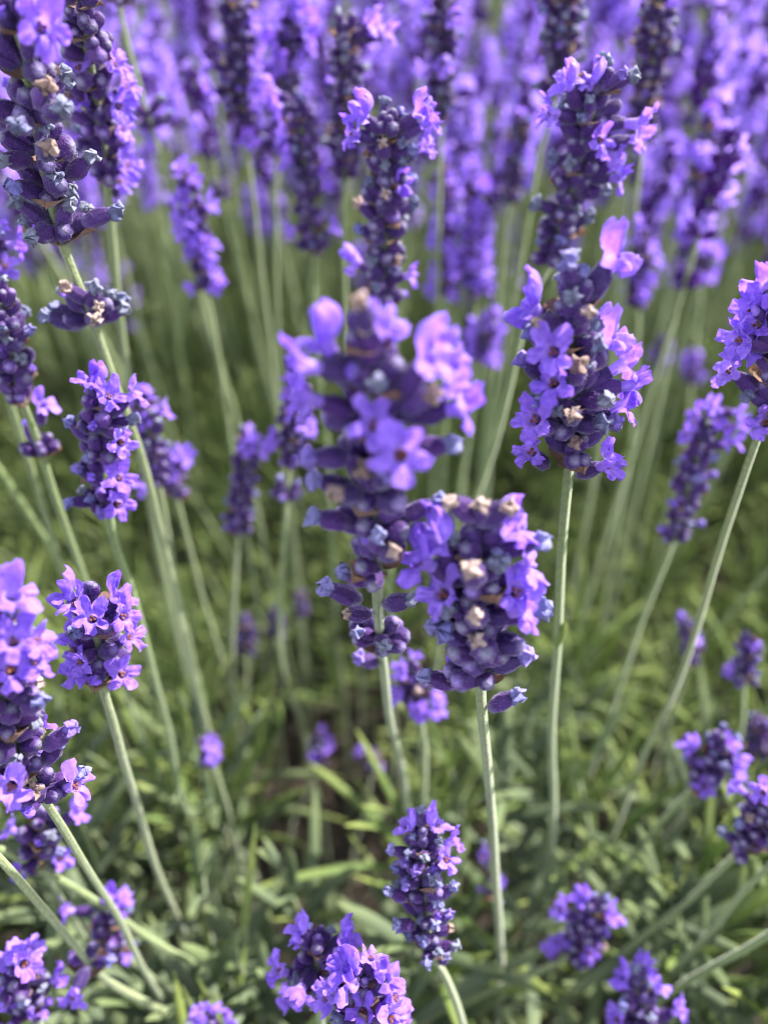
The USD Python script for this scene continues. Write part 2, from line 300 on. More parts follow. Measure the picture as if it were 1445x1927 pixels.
def head(rs, curve, L, k=1.0, spacing=7.0, full=1.0, dense=1.0):
    """curve(s): axis point at s metres above the head's foot. Returns buds [pos, dir, up, scale] and whorl rings."""
    buds, rings = [], []
    n = max(2, int(round(L / MM / (spacing * k)))); s = 0.0; ph = rs.uniform(0, 3)
    for i in range(n):
        f = i / max(1, n - 1); s = 3.2 * MM * k + (L - 9.2 * MM * k) * f ** 0.94
        c = curve(s); ax = unit(curve(s + 2 * MM) - curve(s - 2 * MM)); ref = frame(ax, np.array([math.cos(ph), math.sin(ph), 0.1]))[:, 0]
        kk = k * (1.0 if f < 0.7 else 1.0 - 0.25 * (f - 0.7) / 0.3)
        last = i == n - 1
        no, ni = max(3, round((6 if not last else 4) * dense)), max(2, round((4 if not last else 3) * dense))
        buds += whorl(rs, c, ax, ref, no, ni, kk, 0.0, 60 if not last else 42)
        rings.append((c, ax, ref, kk)); ph += math.pi / 2 + rs.uniform(-.3, .3)
    return buds, rings

class Stalk:
    """One lavender stalk: stem path through the world, a head, loose lower whorls, each bud with its state."""
    def __init__(s, seed): s.rs = np.random.RandomState(seed); s.buds, s.rings, s.items = [], [], []
def arc_of(path):
    return np.concatenate([[0], np.cumsum(np.linalg.norm(np.diff(path, axis=0), axis=1))])

def write_bits(base, st, items, rings, hi, merge=False, fuzz=None):
    """items: (state, pos, dir, up, scale, rnd). Each calyx, flower, withered flower and bract is a part of its own; merge joins the buds of far heads."""
    rs = np.random.RandomState(len(items) * 7 + 3); bag = []
    for state, p, d, up, sc, rnd in items:
        p = p - base; R = frame(d, up); q = int(rs.randint(1000))
        opened = state in ('flower', 'hood', 'wither', 'grey', 'dried')
        cal = (CALO[hi][q % 4] if opened else CAL[hi][q % 10])
        L = cal.v[:, 2].max()
        roll = rs.uniform(0, 6.28) if False else 0.0
        cp = cal.moved(R, p, sc)
        if merge: bag.append(Piece(cp.v, cp.f, np.stack([np.full(len(cp.t), rnd), cp.t], 1), cp.n))
        else:
            put(st, 'bud', cp, BUD, rnd)
            if fuzz is not None: fuzz.append(cp)
        tip = p + d * (L * sc * 0.86)
        if state == 'flower':
            fl = put(st, 'flower', COR[hi][q % 12].moved(R, tip - d * 1.2 * MM, sc), PETAL_SOFT if merge else PETAL, rnd)
            if hi: put(fl, 'throat', THR.moved(R, tip + d * 3.0 * MM * sc, sc), THROAT, rnd)
        elif state == 'hood':
            put(st, 'flower', HOOD[hi][q % 6].moved(R, tip - d * 2.2 * MM, sc), PETAL_SOFT if merge else PETAL, rnd)
        elif state in ('wither', 'grey', 'dried'):
            put(st, 'withered_flower', CRU[hi][q % 10].moved(R, tip - d * 0.5 * MM, sc * ((0.62 + .3 * rnd) if state == 'dried' else 0.95)), {'wither': WITHER, 'grey': GREYTIP, 'dried': DRIED}[state], rnd)
        elif state == 'knob':
            put(st, 'closed_petal', KNOB[hi][q % 6].moved(R, tip - d * 0.3 * MM, sc * 0.8), PETAL, rnd)
    if bag: put(st, 'bud_cluster', join(bag), BUD_SOFT, kind='stuff')
    if not merge:
        for c, ax, ref, kk in rings:
            for sgn in (1, -1):
                rad = sgn * ref; R = frame(unit(ax * 0.55 + rad), ax)
                b = BRA[rs.randint(5)].moved(R, c - base - ax * 1.9 * MM * kk + rad * 0.7 * MM, kk * 1.25)
                put(st, 'bract', b, BRACT, rs.rand())

DOWN = mat('pale_down', {'d': ('diffuse_bsdf', {'color': (0.36, 0.31, 0.55)}), 't': ('translucent_bsdf', {'color': (0.36, 0.31, 0.55)}), 'mx': ('mix_closure', {'fac': 0.4})}, [('d.BSDF', 'mx.closure1'), ('t.BSDF', 'mx.closure2')], 'mx.closure')
def down(st, name, pieces, per, length, seed):
    rs = np.random.RandomState(seed); pts = []
    for p in pieces:
        w = np.linalg.norm(np.cross(p.v[p.f[:, 1]] - p.v[p.f[:, 0]], p.v[p.f[:, 2]] - p.v[p.f[:, 0]]), axis=1); n = int(per * w.sum() * 5e5)
        k = rs.choice(len(p.f), n, p=w / w.sum()); b = rs.dirichlet((1, 1, 1), n)
        a = (p.v[p.f[k]] * b[:, :, None]).sum(1); nn = p.n[p.f[k, 0]]; l = length * rs.uniform(.5, 1.2, (n, 1))
        g = rs.normal(0, .35, (n, 3)); pts.append(np.stack([a - nn * 2e-5, a + l * .5 * (nn + g * .5), a + l * (nn * .85 + g)], 1))
    pts = np.concatenate(pts); path = numbered(st, name); c = UsdGeom.BasisCurves.Define(stage, path)
    c.CreateTypeAttr('linear'); c.CreateCurveVertexCountsAttr(Vt.IntArray([3] * len(pts))); c.CreatePointsAttr(Vt.Vec3fArray.FromNumpy(pts.reshape(-1, 3).astype(np.float32)))
    c.CreateWidthsAttr(Vt.FloatArray.FromNumpy(np.tile([2.6e-5, 2.2e-5, .8e-5], len(pts)).astype(np.float32))); c.SetWidthsInterpolation('vertex')
    UsdShade.MaterialBindingAPI.Apply(c.GetPrim()).Bind(DOWN); c.GetPrim().SetCustomDataByKey('kind', 'stuff')
GROUP = 'lavender stalks in flower'
LANDMARKS = []
def to_plane(u, v, Y):
    r = ray(u, v); return CAM + r * max(0.02, (Y - CAM[1]) / max(r[1], 0.05))

def stalk(label, base, top, d, L, stem=(), lean=0.0, k=1.0, far=False, whorls=(), flowers=(), blue=(), grey=(), dried=(), pf=0.15, pw=.07, pg=.06, pd=.015, pk=.08,
          seed=0, hi=True, dense=1.0, spacing=7.0, r=None, lm=None, ground=None, cat='lavender stalk'):
    """base, top: where the head's foot and tip are seen; d: depth of its foot; L: head length in mm; stem: where the stem is seen further down."""
    rs = np.random.RandomState(1000 + seed); L = L * MM; r = r or (1.03 if hi else 0.82)
    Hb = at(*base, d)
    rr = ray(*top); a = rr @ rr; w = CAM - Hb; b = 2 * (rr @ w); c = w @ w - L * L; disc = b * b - 4 * a * c
    if disc < 0: t = -b / (2 * a)
    else: t = (-b + (1 if far else -1) * math.sqrt(disc)) / (2 * a)
    Ht = CAM + rr * t; L = np.linalg.norm(Ht - Hb)
    pts = [Ht, Hb]; prev = Hb
    for i, (u, v) in enumerate(stem):
        q = to_plane(u, v, Hb[1] + lean * (i + 1) * 0.03)
        if q[2] > prev[2] - 0.004: q[2] = prev[2] - 0.004
        pts.append(q); prev = q
    tan = unit(pts[-1] - pts[-2]); p = pts[-1]
    if p[2] > 0.03:                                             # on down to the plant's foot
        low = p + tan * 0.05 * np.array([0.8, 0.8, 1]); low[2] = min(low[2], p[2] - 0.02)
        if low[2] > 0.02: pts.append(low)
        g = pts[-1].copy(); h = g[2]; g[:2] = g[:2] + tan[:2] * h * 0.35; g[2] = -0.003
        pts.append(g)
    pts = pts[::-1]
    path = catmull(pts, 70)
    wob = np.stack([meshkit.noise(np.stack([np.arange(70) * .16, np.full(70, seed * 3.7 + q), np.zeros(70)], 1), q) - .5 for q in range(3)], 1) * np.clip((66 - np.arange(70)) / 20, 0, 1)[:, None]
    path = path + wob * 2.6 * MM; arc = arc_of(path); i0 = np.linalg.norm(path - Hb, axis=1).argmin(); s0 = arc[i0]
    cv = lambda s: np.array([np.interp(s0 + s, arc, path[:, q]) for q in range(3)])
    buds, rings = head(rs, cv, L, k, spacing, 1.0, dense)
    for (wu, wv, n) in whorls:
        pr = np.array([proj(x)[:2] for x in path]); j = np.hypot(pr[:, 0] - wu, pr[:, 1] - wv).argmin(); s = arc[j] - s0
        c = cv(s); ax = unit(cv(s + 2 * MM) - cv(s - 2 * MM)); ref = frame(ax, RIGHT)[:, 0]
        buds += whorl(rs, c, ax, ref, n, max(2, n // 2), k * 0.95, 0.0, 66); rings.append((c, ax, ref, k))
    items, T = [], []
    for (lst, state) in ((flowers, 'flower'), (blue, 'wither'), (grey, 'grey'), (dried, 'dried')):
        for f in lst:
            u, v = f[:2]; zo = (f[2] if len(f) > 2 else 2) * MM; face = f[3] if len(f) > 3 else 'o'
            pr = np.array([proj(x) for x in path[max(0, i0 - 25):]]); j = np.hypot(pr[:, 0] - u, pr[:, 1] - v).argmin()
            A = path[max(0, i0 - 25):][j]; dep = pr[j, 2]
            P = at(u, v, dep - zo); ax = unit(path[min(len(path) - 1, max(0, i0 - 25) + j + 1)] - path[max(0, max(0, i0 - 25) + j - 1)])
            A = A - ax * (3.5 if face != 'u' else 7) * MM
            dist = np.linalg.norm(P - A); dr = unit(P - A); need = (8.2 if state == 'flower' else 6.2) * MM * k
            toc = unit(CAM - P)
            if face == 'c': dr = unit(dr + 0.55 * toc + 0.12 * ax + rs.normal(0, .16, 3))
            if face == 'u': dr = unit(dr + 0.5 * ax)
            need += (1.7 * MM * k if (face == 'u' and state == 'flower') else 0)
            pos = P - dr * need
            items.append(['hood' if (face == 'u' and state == 'flower') else state, pos, dr, ax, k * rs.uniform(.92, 1.06), rs.rand()]); T.append((P, (4.2 if state == 'flower' else 2.4) * MM * k))
    for p, dv, up, sc in buds:
        tip = p + dv * 5.5 * MM * sc
        if any(np.linalg.norm(tip - P) < rad for P, rad in T): continue
        x = rs.rand(); state = 'bud'
        for pp, nm in ((pf, 'flower'), (pw, 'wither'), (pg, 'grey'), (pd, 'dried'), (pk, 'knob')):
            if x < pp: state = nm; break
            x -= pp
        if state == 'flower' and rs.rand() < .3: state = 'hood'
        items.append([state, p, dv, up, sc, rs.rand()])
    foot = path[0].copy(); path_ = thing('lavender_stalk', foot)
    keep = path[:i0 + max(2, int((len(path) - i0) * 0.97))]
    stem_ = tube(keep - foot, r * 1.12 * MM, r * 0.8 * MM); put(path_, 'stem', stem_, STEM, rs.rand())
    fuzz = [] if seed in (1, 2, 3, 4, 7, 21, 33, 34) else None
    write_bits(foot, path_, items, rings, hi, False, fuzz)
    if fuzz and seed < 9: down(path_, 'stem_down', [stem_], 1.0, .35 * MM, seed + 50)
    if fuzz: down(path_, 'down', fuzz, 1.6, .48 * MM, seed)
    tag(stage.GetPrimAtPath(path_), label, cat, GROUP)
    mid = proj((Hb + Ht) / 2); LANDMARKS.append((mid[0], mid[1], lm or label, lm is not None))
    return path_

# ------------------------------------------------------------------ ground
def ground():
    g = np.concatenate([np.linspace(-40, -2, 14), np.linspace(-1.6, 1.6, 80), np.linspace(2, 40, 14)]); X, Y = np.meshgrid(g, g + 0.6)
    v = np.stack([X, Y, np.zeros_like(X)], -1).reshape(-1, 3)
    near = np.clip(1.6 - np.hypot(v[:, 0], v[:, 1] - 0.6), 0, 1)
    v[:, 2] = (meshkit.fbm(v * 9 + 3, 4) - 0.5) * 0.05 * near
    p = Piece(v, grid_faces(len(g), len(g), False), np.zeros(len(v)))
    tag(stage.GetPrimAtPath(put('/World', 'ground', p, soil)), kind='structure')
ground()

# ------------------------------------------------------------------ the stalks one can tell apart, nearest first
stalk('tall blurred lavender stalk at the centre, nearest the camera, with wide pale open petals', (708, 1082), (697, 570), .138, 52,
      [(712, 1190), (733, 1330), (760, 1490)], lean=.4, k=1.0, dense=1.0, seed=1, lm='the large blurred centre stalk', pf=.03, pw=.06, pg=.12,
      flowers=[(600, 620, 0, 'u'), (722, 585, -3, 'u'), (580, 690, 2), (580, 750, 3), (705, 800, 9, 'c'), (755, 855, 10, 'c'), (815, 660, 5, 'u'), (850, 635, -2, 'u'), (845, 735, 2), (858, 770, 0)],
      blue=[(600, 905, 2), (598, 975, 2), (648, 1078, 3), (590, 862, 2), (840, 838, 1), (815, 950, 2), (712, 1010, 8), (725, 890, 9), (628, 1112, 2), (680, 1240, 4)], dried=[(812, 745, 6), (655, 1155, 3), (740, 1040, 8), (690, 625, 3), (640, 930, 7)], grey=[(770, 1130, 2)], whorls=[(713, 1190, 8)])
stalk('sharp round-topped lavender stalk with plump dark buds, close right of the blurred centre stalk', (903, 1265), (905, 940), .145, 38,
      [(918, 1450), (935, 1640), (942, 1760)], k=1.1, dense=1.3, spacing=6.4, seed=2, lm='the sharp plump-budded stalk', pf=0, pw=.05, pg=.12, pd=.03,
      flowers=[(812, 1005, 3, 'u'), (800, 1060, 4), (832, 1118, 6, 'c'), (985, 975, 0, 'u'), (988, 1065, 2), (970, 1115, 5, 'c'), (978, 1150, 3)],
      blue=[(1005, 1022, 1), (825, 1180, 4), (805, 1275, 3), (968, 1312, 3), (978, 1238, 3), (845, 1195, 5), (1000, 1150, 0)], dried=[(888, 1075, 10), (895, 1160, 9), (897, 1205, 9), (905, 955, 3), (855, 950, 3), (950, 960, 2)])
stalk('sharp lavender stalk with open five-lobed flowers at left and one hooded flower on top', (1072, 872), (1075, 500), .155, 42,
      [(1058, 1030), (1050, 1180), (1042, 1400), (1043, 1520)], k=1.0, dense=1.15, seed=3, lm='the sharp stalk with the hooded top flower', pf=.03, pw=.04, pg=.15, pd=.05,
      flowers=[(1158, 468, 0, 'u'), (992, 560, 0, 'u'), (1042, 662, 7, 'c'), (1040, 720, 9, 'c'), (1008, 790, 7, 'c'), (1000, 850, 6, 'c'), (1140, 875, 4, 'c'), (1150, 620, 0, 'u'), (1165, 690, 0), (1190, 725, 0), (1165, 765, 0)],
      blue=[(1008, 632, 3), (990, 682, 2), (1150, 795, 2), (1068, 500, 2), (1010, 760, 7)], dried=[(1010, 608, 4), (1108, 588, 6), (1088, 692, 9), (1076, 780, 9)], grey=[(1075, 560, 6), (1130, 805, 4)])
stalk('tall dark-budded lavender stalk with tiered whorls and grey withered tips, filling the upper left corner', (118, 455), (20, -60), .165, 52,
      [(175, 600), (200, 680), (270, 880), (330, 1130), (385, 1380)], k=1.03, seed=4, lm='the tall tiered stalk of dark buds', pf=0, pw=.03, pg=.30, pd=.03, spacing=8.0,
      flowers=[(78, 50, 8, 'c'), (60, 10, 7, 'c')], grey=[(38, 235, 9), (112, 205, 9), (168, 298, 3), (10, 300, 5), (205, 402, 0), (65, 445, 5), (40, 385, 3), (100, 598, 2), (225, 565, 1)], dried=[(90, 280, 10), (85, 170, 8), (185, 580, 5), (130, 545, 2)], whorls=[(175, 595, 9)])
stalk('lavender stalk with violet flowers down its right side, behind the tall tiered stalk', (203, 365), (140, -40), .205, 55,
      [(222, 560), (240, 700)], k=.95, seed=5, lm='the stalk flowered down its right side', pf=.05, pg=.1,
      flowers=[(215, 120), (232, 165), (222, 200, 3, 'c'), (230, 240), (235, 310), (228, 340, 2, 'c'), (150, 130, 3), (155, 185, 3)])
stalk('lavender stalk with a broad pale violet flower crown and blue withered tips, left of centre', (203, 958), (185, 715), .185, 33,
      [(218, 1030), (240, 1090), (300, 1330)], k=.86, seed=6, lm='the crowned stalk left of centre', pf=.08, pw=.2,
      flowers=[(168, 700, 2, 'u'), (205, 745, 6, 'c'), (190, 715, 0, 'u'), (248, 745, 0), (228, 832, 6, 'c'), (225, 900, 6, 'c')], blue=[(138, 800, 2), (175, 945, 4), (140, 945, 2)])
stalk('lavender stalk with four pale hooded flowers set about a dark pointed centre, lower left', (195, 1300), (183, 1110), .172, 28,
      [(212, 1350), (242, 1460), (285, 1600), (320, 1690)], k=.90, seed=7, lm='the stalk with flowers about a dark pointed centre', pf=.12, pg=.03, pw=.02,
      flowers=[(120, 1105, 0, 'u'), (226, 1108, 0, 'u'), (130, 1190, 2), (140, 1240, 3), (232, 1160, 4, 'c'), (240, 1200, 2), (230, 1268, 4, 'c'), (150, 1265, 3), (145, 1140, 3)])
stalk('large blurred lavender stalk with pink-violet hoods cut off by the left edge', (40, 1440), (-5, 1085), .145, 44,
      [(72, 1490), (130, 1575), (210, 1705), (280, 1850), (335, 1935)], k=.92, seed=8, lm='the large stalk at the left edge', pf=.1, pw=.1, whorls=[(80, 1495, 8)],
      flowers=[(28, 1110, 0, 'u'), (25, 1205, 6, 'c'), (62, 1245, 3), (20, 1260, 6, 'c'), (70, 1205, 2)], blue=[(75, 1320, 5), (125, 1380, 1), (108, 1402, 2), (150, 1458, 1)], dried=[(68, 1490, 6)])
stalk('thick pale stem rising to a flower head beyond the lower left edge', (-190, 1490), (-330, 1300), .14, 38,
      [(-80, 1560), (0, 1615), (100, 1725), (200, 1835), (350, 1927), (420, 1980)], k=.95, seed=9, lm='the thick pale stem at the lower left', whorls=[(175, 1815, 3)], r=1.05)
stalk('pale green stem slanting in from the left edge under the dark leaning stalk', (-130, 700), (-200, 480), .23, 40, [(0, 885), (140, 1100), (260, 1290), (400, 1500)], seed=61, hi=False, r=1.25, lm='the slanting left stem')
stalk('blurred green stem running from the left edge behind the large left stalk', (-160, 1130), (-240, 960), .22, 36, [(0, 1350), (150, 1540), (300, 1720)], seed=62, hi=False, r=1.0)
stalk('grey-green stem lying low across the lower left behind the thick pale stem', (-140, 1540), (-260, 1430), .178, 36, [(0, 1600), (150, 1680), (290, 1765), (410, 1840)], seed=63, hi=False, r=1.0)
stalk('long blurred stem crossing the right edge toward the lower right corner', (1580, 1500), (1680, 1380), .178, 36, [(1445, 1640), (1330, 1750), (1240, 1850)], seed=64, hi=False, r=1.0)
stalk('lower blurred stem slanting in at the lower right corner', (1600, 1640), (1700, 1520), .18, 36, [(1445, 1760), (1330, 1830), (1200, 1910)], seed=65, hi=False, r=1.0)
stalk('lavender cluster seen from above in the lower left corner with dark central buds', (60, 1900), (40, 1815), .20, 28, [(100, 1990)], k=.9, seed=10, lm='the lower left corner cluster', pf=.12,
      flowers=[(15, 1800, 2, 'u'), (45, 1815, 5, 'c'), (20, 1870, 4, 'c'), (70, 1900, 8, 'c'), (55, 1790)], pg=.2)
stalk('blurred dark lavender stalk leaning in from the left edge above a single open side flower', (42, 755), (-10, 520), .19, 33,
      [(72, 830), (100, 920), (150, 1060)], k=.85, seed=11, lm='the dark stalk leaning from the left edge', pf=.02, flowers=[(80, 752, 2, 'u')], pw=.12, whorls=[(70, 830, 6)])
stalk('blurred lavender stalk with one pale flower against the left edge below the tiered stalk', (-30, 560), (-40, 440), .2, 30, [(20, 760), (80, 960)], k=.9, seed=12, pf=.2, flowers=[(10, 500, 3)], lm='the pale flower at the left edge')
stalk('half-hidden blurred lavender stalk just left of the large centre stalk, with a loose lower whorl', (545, 872), (562, 705), .25, 36,
      [(540, 940), (530, 1090), (535, 1240), (570, 1380)], k=.85, seed=13, lm='the half-hidden stalk left of the centre stalk', pf=.10, flowers=[(545, 735), (515, 830)], whorls=[(541, 940, 7)], hi=False)
stalk('soft purple-brown lavender stalk with faded flowers, between the crowned stalk and the centre stalk', (448, 1005), (470, 800), .28, 46, [(442, 1100), (440, 1300)], k=.78, seed=14, lm='the faded stalk between the crowned and centre stalks', pf=.0, flowers=[(475, 820), (495, 850), (465, 840)], hi=False)
stalk('blurred lavender stalk with a trailing column of pale flowers touching the crowned stalk', (300, 915), (265, 745), .24, 32, [(330, 1080), (360, 1250)], k=.75, seed=15, lm='the trailing pale stalk', pf=.3, flowers=[(268, 790), (280, 840), (290, 870)], hi=False)
stalk('short blurred lavender stalk with knobbly purple buds right of the crowned stalk', (335, 945), (325, 860), .275, 24, [(370, 1080), (420, 1260)], k=.85, seed=16, pf=.12, flowers=[(350, 860)], hi=False, lm='the short knobbly stalk')
stalk('small dull purple lavender bud spike low behind the centre-left stems', (463, 1225), (461, 1155), .36, 24, [(460, 1330), (455, 1450)], k=.8, seed=17, pf=0, pg=.02, hi=False, lm='the small dull bud spike')
stalk('tiny blurred bud spike just right of the small dull bud spike', (518, 1195), (517, 1140), .42, 24, [(520, 1280)], k=.7, seed=18, pf=0, hi=False)
stalk('faint tiny bud spike left of the loose lower whorl of the centre stalk', (565, 1160), (566, 1110), .45, 22, [(570, 1260)], k=.7, seed=19, pf=0, hi=False)
stalk('blurred lavender stalk peeping out between the two centre stems', (790, 1345), (770, 1240), .24, 26, [(800, 1430), (790, 1600)], k=.9, seed=20, pf=.10, flowers=[(755, 1260), (745, 1310), (820, 1335, 4, 'c')], hi=False, lm='the stalk peeping between the centre stems')
stalk('lavender stalk with two tall crown flowers and blue withered tips before the dark gap', (815, 1800), (792, 1540), .178, 36,
      [(835, 1830), (872, 1930)], k=.76, seed=21, lm='the stalk before the dark gap', pf=.0, pw=.22, pg=.2, spacing=6.2, far=False,
      flowers=[(765, 1545, 0, 'u'), (822, 1545, 0, 'u'), (848, 1585, 0), (838, 1620, 4, 'c')], blue=[(738, 1600, 2), (735, 1680, 3), (752, 1740, 4), (850, 1672, 3), (845, 1722, 3), (838, 1800, 3)])
stalk('lavender head with upright side flowers, left of the stalk before the dark gap', (597, 1870), (597, 1745), .185, 26, [(610, 1960)], k=.84, seed=22, pf=.06, lm='the upright-flowered head at the bottom',
      flowers=[(562, 1735, 0, 'u'), (658, 1750, 0, 'u'), (532, 1830, 2), (538, 1880, 2), (640, 1790, 3)])
stalk('ruffled pink-violet lavender head cut by the bottom edge under the stalk before the dark gap', (700, 1960), (680, 1820), .172, 29, [(720, 2040)], k=.88, seed=23, pf=.15, lm='the ruffled head at the bottom edge',
      flowers=[(648, 1815, 4, 'u'), (735, 1830, 2, 'u'), (742, 1880, 2), (620, 1880, 3), (682, 1905, 8, 'c'), (640, 1850, 5, 'c')])
stalk('blurred lavender head with four flower tufts and a stem trailing left, bottom right of centre', (1068, 1800), (1128, 1695), .24, 30, [(1040, 1815), (960, 1850), (880, 1885)], k=.85, seed=24, pf=.06, pg=.05, lm='the four-tufted head',
      flowers=[(1095, 1680, 1, 'u'), (1060, 1715, 3), (1155, 1720, 1, 'u'), (1110, 1795, 6, 'c'), (1040, 1785, 3)])
stalk('lavender head with splayed pale flowers at the bottom edge right of the four-tufted head', (1215, 1960), (1195, 1840), .225, 30, [(1220, 2050)], k=.85, seed=25, pf=.10, pg=.05, lm='the splayed head at the bottom edge',
      flowers=[(1168, 1830, 1, 'u'), (1240, 1850, 1, 'u'), (1160, 1920, 4, 'c'), (1272, 1905, 2)])
stalk('blurred lavender head with a pale stem slanting down to its left, at the right', (1300, 1490), (1368, 1390), .24, 28, [(1270, 1520), (1200, 1595), (1130, 1700)], k=.85, seed=26, pf=.06, lm='the slant-stemmed head at the right',
      flowers=[(1300, 1395, 1, 'u'), (1380, 1390, 0, 'u'), (1325, 1480, 5, 'c')])
stalk('dark-budded lavender head cut by the right edge beside the slant-stemmed head', (1398, 1600), (1462, 1485), .215, 32, [(1370, 1622), (1300, 1687), (1190, 1775)], k=.85, seed=27, pf=.06, flowers=[(1435, 1490, 6, 'c')], lm='the dark head at the right edge')
stalk('dim blurred bud head behind the dark head at the right edge', (1425, 1420), (1425, 1350), .31, 26, [(1400, 1520)], k=.85, seed=28, pf=.05, hi=False)
stalk('loose small lavender head of two rounded flowers near the right edge', (1400, 1290), (1410, 1190), .27, 26, [(1390, 1400), (1340, 1520)], k=.7, seed=29, pf=0, flowers=[(1375, 1262, 2), (1412, 1205, 1, 'u')], hi=False, lm='the two-flowered head near the right edge')
stalk('thin blurred bud spike with one pale flower low beside the long slanting stem', (1300, 1240), (1285, 1160), .31, 26, [(1270, 1330), (1230, 1450)], k=.7, seed=30, pf=.02, flowers=[(1312, 1200, 2)], hi=False, lm='the thin one-flowered spike')
stalk('blurred lavender stalk with pale flowers crowning a long dark lower spike, at the right', (1270, 1008), (1340, 755), .25, 46, [(1258, 1040), (1190, 1210), (1150, 1330)], k=.78, seed=31, lm='the pale-crowned stalk at the right', pf=.0, pw=.15,
      flowers=[(1310, 780), (1350, 790, 3, 'c'), (1388, 775), (1385, 830), (1295, 820), (1340, 765), (1395, 800), (1365, 830, 4)])
stalk('lavender stalk with a chain of violet flowers at the right edge, on a slanting stem', (1447, 800), (1475, 520), .17, 38, [(1425, 825), (1370, 985), (1280, 1265), (1180, 1500)], k=1.0, seed=32, lm='the flower-chained stalk at the right edge', pf=.05, pg=.1,
      flowers=[(1432, 530, 1, 'u'), (1405, 580, 2), (1425, 610, 4, 'c'), (1398, 640, 2), (1375, 700, 2), (1420, 660, 3), (1440, 795, 4, 'c')], r=1.0)
stalk('tall leaning lavender stalk with white-rimmed flowers at its top, behind the hooded-flower stalk', (1025, 520), (1130, 140), .215, 55, [(995, 560), (975, 650), (930, 840), (905, 915)], k=.98, seed=33, lm='the tall leaning stalk', pf=.05, pg=.2, pw=.08,
      flowers=[(1062, 140, 0, 'u'), (1110, 135, 0, 'u'), (1038, 210, 2), (1130, 262, 7, 'c'), (1190, 232, 0), (1203, 258, 0), (1160, 305, 4), (1165, 335, 2)], grey=[(1135, 118, 0), (1185, 145, 0)])
stalk('upright dark lavender stalk with flowers on both shoulders, behind the large centre stalk', (722, 560), (732, 180), .215, 55, [(725, 640)], k=.92, seed=34, lm='the upright shouldered stalk', pf=.02, pg=.2, pw=.08,
      flowers=[(672, 200, 0, 'u'), (662, 250, 2), (800, 195, 0, 'u'), (802, 232, 2), (795, 275, 3)], dried=[(720, 272, 8), (725, 365, 8)])
stalk('blurred dark lavender stalk with a broad pale flower at its upper right, top centre', (650, 335), (652, 20), .265, 58, [(645, 420), (652, 620)], k=.95, seed=35, lm='the broad-flowered stalk at the top', pf=.03, pg=.15,
      flowers=[(712, 30, 0, 'u'), (690, 50, 2), (730, 60, 0)], hi=False)
stalk('blurred dark lavender stalk with pale flowers along its left side, left of the shouldered stalk', (588, 480), (562, 180), .275, 56, [(592, 560), (598, 640)], k=.85, seed=36, lm='the stalk pale along its left side', pf=.04, hi=False,
      flowers=[(520, 200), (530, 250), (540, 300), (515, 170), (545, 430), (625, 430)])
stalk('blurred dark lavender stalk reaching past the top edge, left of the top centre', (465, 275), (440, -40), .28, 60, [(480, 380), (500, 560)], k=.9, seed=37, lm='the dark stalk past the top edge', pf=.08, hi=False, flowers=[(390, 120), (395, 170)])
stalk('blurred lavender stalk thick with pale petals between two dark stalks at the top', (520, 300), (560, -20), .30, 58, [(520, 420)], k=.9, seed=38, lm='the pale petalled stalk at the top', pf=.4, hi=False)
stalk('slim blurred lavender stalk of vivid violet flowers alone against the green, upper left', (388, 540), (345, 285), .27, 46, [(400, 600), (430, 800)], k=.75, seed=39, lm='the slim vivid stalk', pf=.3, hi=False, flowers=[(340, 310), (365, 330), (345, 370, 4, 'c'), (360, 410, 4), (400, 460), (400, 510)])
stalk('long bare grey-green stem with one loose dark whorl, its head past the top edge', (228, 25), (190, -260), .235, 48, [(262, 160), (290, 260), (345, 440), (430, 750)], k=.95, seed=40, lm='the long bare stem', pf=.05, pg=.2, whorls=[(285, 245, 7)], hi=False)
stalk('blurred violet lavender stalk left of two that stand close together above the green', (838, 555), (838, 285), .34, 55, [(838, 650)], k=.8, seed=41, lm='the left one of the close violet pair', pf=.35, hi=False)
stalk('blurred violet lavender stalk right of two that stand close together above the green', (895, 555), (885, 300), .345, 52, [(890, 650)], k=.8, seed=42, lm='the right one of the close violet pair', pf=.35, hi=False)
stalk('dark lavender stalk behind the shoulder of the shouldered stalk, against the top edge', (830, 235), (838, -40), .285, 60, [(828, 340)], k=.85, seed=43, lm='the dark stalk at the top edge', pf=.03, hi=False)
stalk('dark blunt lavender stalk hanging its base above the tall leaning stalk', (1045, 180), (1052, -80), .26, 60, [(1010, 300), (990, 420)], k=.95, seed=44, lm='the blunt dark stalk at the top edge', pf=.0, pg=.2, hi=False)
stalk('dark lavender stalk with rusty flecks right of the tall leaning stalk, at the top edge', (1208, 265), (1245, -40), .27, 60, [(1195, 380), (1180, 500)], k=.95, seed=45, lm='the rust-flecked dark stalk', pf=.02, pd=.15, hi=False)
stalk('slender dusky lavender spike left of the tall leaning stalk', (958, 375), (985, 205), .33, 44, [(948, 470)], k=.8, seed=46, lm='the slender dusky spike', pf=.05, hi=False)
stalk('blurred lavender stalk with violet flowers tucked behind the hooded-flower stalk', (1200, 575), (1200, 400), .32, 42, [(1195, 700)], k=.85, seed=47, lm='the stalk tucked behind the hooded flower', pf=.25, hi=False)
stalk('leaning violet lavender stalk with a dark core, upper right', (1290, 485), (1335, 200), .34, 58, [(1270, 600)], k=.9, seed=48, lm='the leaning violet stalk', pf=.35, hi=False)
stalk('faint low lavender tuft right below the leaning violet stalk', (1318, 540), (1322, 470), .40, 30, [(1310, 640)], k=.85, seed=49, pf=.35, hi=False)
stalk('blurred violet lavender tuft right of the large centre stalk\'s shoulder', (905, 690), (922, 590), .33, 30, [(885, 800)], k=.8, seed=50, pf=.4, hi=False, lm='the violet tuft by the centre stalk')
